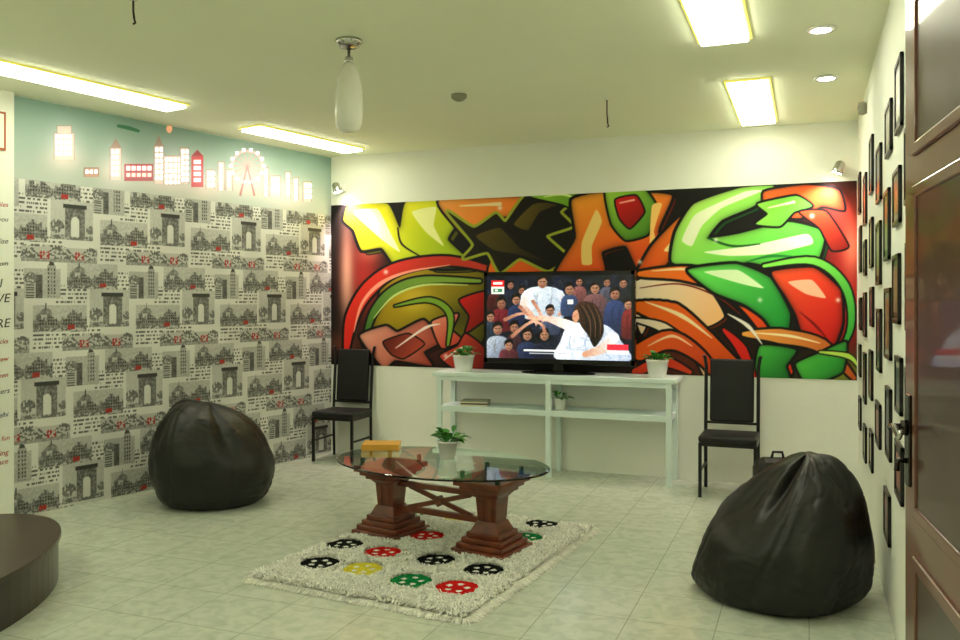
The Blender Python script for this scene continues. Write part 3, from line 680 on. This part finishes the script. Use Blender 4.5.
b.tube([(-.1,.09,.38),(-.12,.16,.3),(-.1,.1,.1)],.014,M_seat,8); b.obj('backpack',(-.2,6.12,0),.2)

# ------------------------------------------------------------------ coffee table
tr=math.radians(-32)+ANG; tx,ty=C(-.25,5.27)
b=B(); zg=.50
pts=[(.725*math.cos(t),.49*math.sin(t)) for t in np.linspace(0,2*math.pi,96,endpoint=False)]
t=bmesh.new(); rings=[]
for s_,z_ in ((.985,zg),(1,zg+.003),(1,zg+.009),(.985,zg+.012)): rings.append([t.verts.new((x*s_,y*s_,z_)) for x,y in pts])
for a,c in zip(rings[:-1],rings[1:]):
    for i in range(96): t.faces.new((a[i],a[(i+1)%96],c[(i+1)%96],c[i]))
t.faces.new(rings[0][::-1]); t.faces.new(rings[-1]); b.add(t,M_glass)
for sx in(-1,1):
    x=sx*.38; z=.02
    for w,h in ((.36,.032),(.315,.03),(.27,.03),(.225,.03)):
        b.box((x,0,z+h/2),(w,w,h),M_wood,bev=.005); z+=h
    b.frus((x,0,z),.19,.135,.06,M_wood); z+=.06
    b.frus((x,0,z),.125,.145,.14,M_wood,bev=.003)
    for q in(-1,1):
        b.box((x+q*.03,-.072,z+.07),(.02,.006,.12),M_wood,bev=.002); b.box((x+q*.03,.072,z+.07),(.02,.006,.12),M_wood,bev=.002)
    z+=.14
    b.frus((x,0,z),.15,.2,.03,M_wood); z+=.03
    for w,h in ((.22,.025),(.27,.025),(.32,.03)):
        b.box((x,0,z+h/2),(w,w*1.15,h),M_wood,bev=.004); z+=h
    for q in(-1,1):
        for q2 in(-1,1): b.lathe([(0,0),(.014,0),(.014,zg-z-.0005),(0,zg-z-.0005)],(x+q*.12,q2*.14,z),M_gedge,12)
for zz in(.19,.345): b.box((0,0,zz),(.62,.035,.035),M_wood,bev=.004)
for s_ in(-1,1):
    R=Matrix.Rotation(s_*math.atan2(.13,.46),3,'Y'); b.box((0,s_*.008,.267),(.49,.018,.03),M_wood,rot=R,bev=.003)
b.box((0,0,.267),(.05,.05,.05),M_wood,rot=Matrix.Rotation(math.pi/4,3,'Y'),bev=.004)
b.obj('coffee_table',(tx,ty,0),tr)
b=B(); b.box((0,0,.003),(.25,.18,.004),M_book); b.box((0.002,0,.021),(.24,.172,.032),M_page); b.box((0,0,.039),(.25,.18,.004),M_book); b.box((-.124,0,.021),(.004,.18,.038),M_book); b.box((0,-.088,.021),(.25,.004,.038),M_book)
x,y=C(-.66,5.72); b.obj('orange_book',(x,y,zg+.0125),tr+.55)

# ------------------------------------------------------------------ shaggy rug
rr_=math.radians(-27)+ANG; rx,ry=C(-.25,5.08); hw,hl=.65,.88
e1=(math.cos(math.radians(-27)),math.sin(math.radians(-27))); e2=(-e1[1],e1[0])
mot=[(-.902,4.793,'k'),(-.82,5.162,'k'),(-.571,5.0,'r'),(-.645,4.687,'y'),(-.364,4.489,'g'),(-.119,4.381,'r'),(-.251,4.848,'k'),(.022,4.67,'k'),(.281,5.3125,'g'),(.412,5.642,'k'),(-.443,5.95,'g'),(-.138,5.80,'y'),(.15,5.95,'r'),(-.33,5.35,'r')]
cols={'k':(14,18,14),'r':(206,26,24),'y':(220,206,60),'g':(16,126,62)}
PALE=(246,245,232)
def rugcol(a,bb):
    c=np.zeros(a.shape+(3,)); c[:]=PALE; m=np.zeros(a.shape)
    for X_,Y_,q in mot:
        dx,dy=X_+.25,Y_-5.08; ma=dx*e1[0]+dy*e1[1]; mb=dx*e2[0]+dy*e2[1]
        d=np.hypot(a-ma,(bb-mb)); ins=d<.110; c[ins]=cols[q]; m[ins]=1
        for k in range(5):
            t=k*2*math.pi/5+.4; dd=np.hypot(a-ma-.052*math.cos(t),bb-mb-.052*math.sin(t)); w=dd<.0155; c[w]=PALE
    return c,m
nx,ny=240,320
A_,B_=np.meshgrid(np.linspace(-hw,hw,nx),np.linspace(-hl,hl,ny)); c,m=rugcol(A_,B_)
hgt=.014+.004*vn(A_*60+99,B_*60+99,3)+.012*m
co=np.stack([A_,B_,hgt],-1).reshape(-1,3); i=np.arange(nx*ny).reshape(ny,nx)
q=np.stack([i[:-1,:-1],i[:-1,1:],i[1:,1:],i[1:,:-1]],-1).reshape(-1,4)
NB=75000
a_=rng.uniform(-hw,hw,NB); b_=rng.uniform(-hl,hl,NB)
ne=9000; sidex=rng.integers(0,2,ne)*2-1; per=rng.uniform(0,1,ne)<.43
ea=np.where(per,rng.uniform(-hw,hw,ne),sidex*hw); eb=np.where(per,sidex*hl,rng.uniform(-hl,hl,ne))
a_=np.r_[a_,ea]; b_=np.r_[b_,eb]; edge=np.r_[np.zeros(NB,bool),np.ones(ne,bool)]; NB+=ne
ct,st=math.cos(math.radians(-32)),math.sin(math.radians(-32))
keep=np.ones(NB,bool)
for s_ in(-1,1):
    fx=-.25+s_*.38*ct; fy=5.27+s_*.38*st; dx,dy=fx+.25,fy-5.08; fa=dx*e1[0]+dy*e1[1]; fb=dx*e2[0]+dy*e2[1]
    keep&=~((abs(a_-fa)<.19)&(abs(b_-fb)<.19))
a_=a_[keep]; b_=b_[keep]; edge=edge[keep]; NB=len(a_)
bc,bm_=rugcol(a_,b_)
cl=vn(a_*25+50,b_*25+50,11)*2*np.pi*2
dir_=cl+rng.uniform(-.9,.9,NB); dir_=np.where(edge,np.arctan2(b_/hl*np.where(abs(b_)>=hl-.001,1,.0),a_/hw*np.where(abs(a_)>=hw-.001,1,.0))+rng.uniform(-.8,.8,NB),dir_)
Ls=np.where(bm_>0,.010,rng.uniform(.035,.065,NB)); Ls=np.where(edge,rng.uniform(.02,.08,NB),Ls); hz=np.where(bm_>0,.018,rng.uniform(.012,.034,NB)); hz=np.where(edge,.004,hz); wd=.0032
# trim pale strands that would fall across a motif
_,mt=rugcol(a_+np.cos(dir_)*Ls,b_+np.sin(dir_)*Ls); cut=(bm_==0)&(mt>0); Ls=np.where(cut,.010,Ls); hz=np.where(cut,.016,hz)
bc=bc*rng.uniform(.84,1.06,(NB,1))
dx=np.cos(dir_); dy=np.sin(dir_); px=-dy*wd; py=dx*wd; z0=.012
def S3(x,y,z): return np.stack([x,y,z*np.ones_like(x)],-1)
v0=S3(a_-px,b_-py,z0); v1=S3(a_+px,b_+py,z0)
v2=S3(a_+dx*Ls*.5+px,b_+dy*Ls*.5+py,z0+hz); v3=S3(a_+dx*Ls*.5-px,b_+dy*Ls*.5-py,z0+hz)
tz=np.where(edge,.003,z0+hz*.75)
v4=S3(a_+dx*Ls+px*.3,b_+dy*Ls+py*.3,tz); v5=S3(a_+dx*Ls-px*.3,b_+dy*Ls-py*.3,tz)
bv=np.stack([v0,v1,v2,v3,v4,v5],1).reshape(-1,3); base=len(co)+np.arange(NB)*6
bq=np.concatenate([np.stack([base,base+1,base+2,base+3],-1),np.stack([base+3,base+2,base+4,base+5],-1)])
allv=np.concatenate([co,bv]); allq=np.concatenate([q,bq]); allc=np.concatenate([c.reshape(-1,3),np.repeat(bc,6,0)])
me=bpy.data.meshes.new('shag_rug'); me.vertices.add(len(allv)); me.vertices.foreach_set('co',allv.ravel().astype(np.float32))
me.loops.add(allq.size); me.loops.foreach_set('vertex_index',allq.ravel().astype(np.int32)); me.polygons.add(len(allq)); me.polygons.foreach_set('loop_start',np.arange(0,allq.size,4,dtype=np.int32))
me.update(calc_edges=True); me.validate()
at=me.color_attributes.new('Col','FLOAT_COLOR','POINT'); cc=np.clip(allc/255,0,1); cc=np.where(cc<=.04045,cc/12.92,((cc+.055)/1.055)**2.4)
at.data.foreach_set('color',np.concatenate([cc,np.ones((len(cc),1))],1).ravel().astype(np.float32))
me.materials.append(attr_mat('rug_wool',.9,spec=.1))
o=bpy.data.objects.new('shag_rug',me); scene.collection.objects.link(o); o.location=(rx,ry,0.0); o.rotation_euler=(0,0,rr_)

# ------------------------------------------------------------------ rounded platform at left
b=B(); x,y=C(-2.75,4.02); n=72
pts=[(.58*math.cos(t),.98*math.sin(t)) for t in np.linspace(0,2*math.pi,n,endpoint=False)]
b.prism(pts,.0,.225,M_dark); b.prism([(p*1.02,q*1.02) for p,q in pts],.225,.25,M_darktop)
b.obj('round_platform',(x,y,.001),ANG)

# ------------------------------------------------------------------ world & camera
w=bpy.data.worlds.new('World'); scene.world=w; w.use_nodes=True
w.node_tree.nodes['Background'].inputs['Color'].default_value=(.5,.5,.4,1); w.node_tree.nodes['Background'].inputs['Strength'].default_value=.2
cam=bpy.data.cameras.new('Camera'); cam.lens=36*850/960; cam.sensor_width=36; cam.shift_y=-18/960; cam.clip_start=.05
o=bpy.data.objects.new('Camera',cam); scene.collection.objects.link(o); o.location=(0,0,1.5); o.rotation_euler=(math.radians(90),0,ANG); scene.camera=o
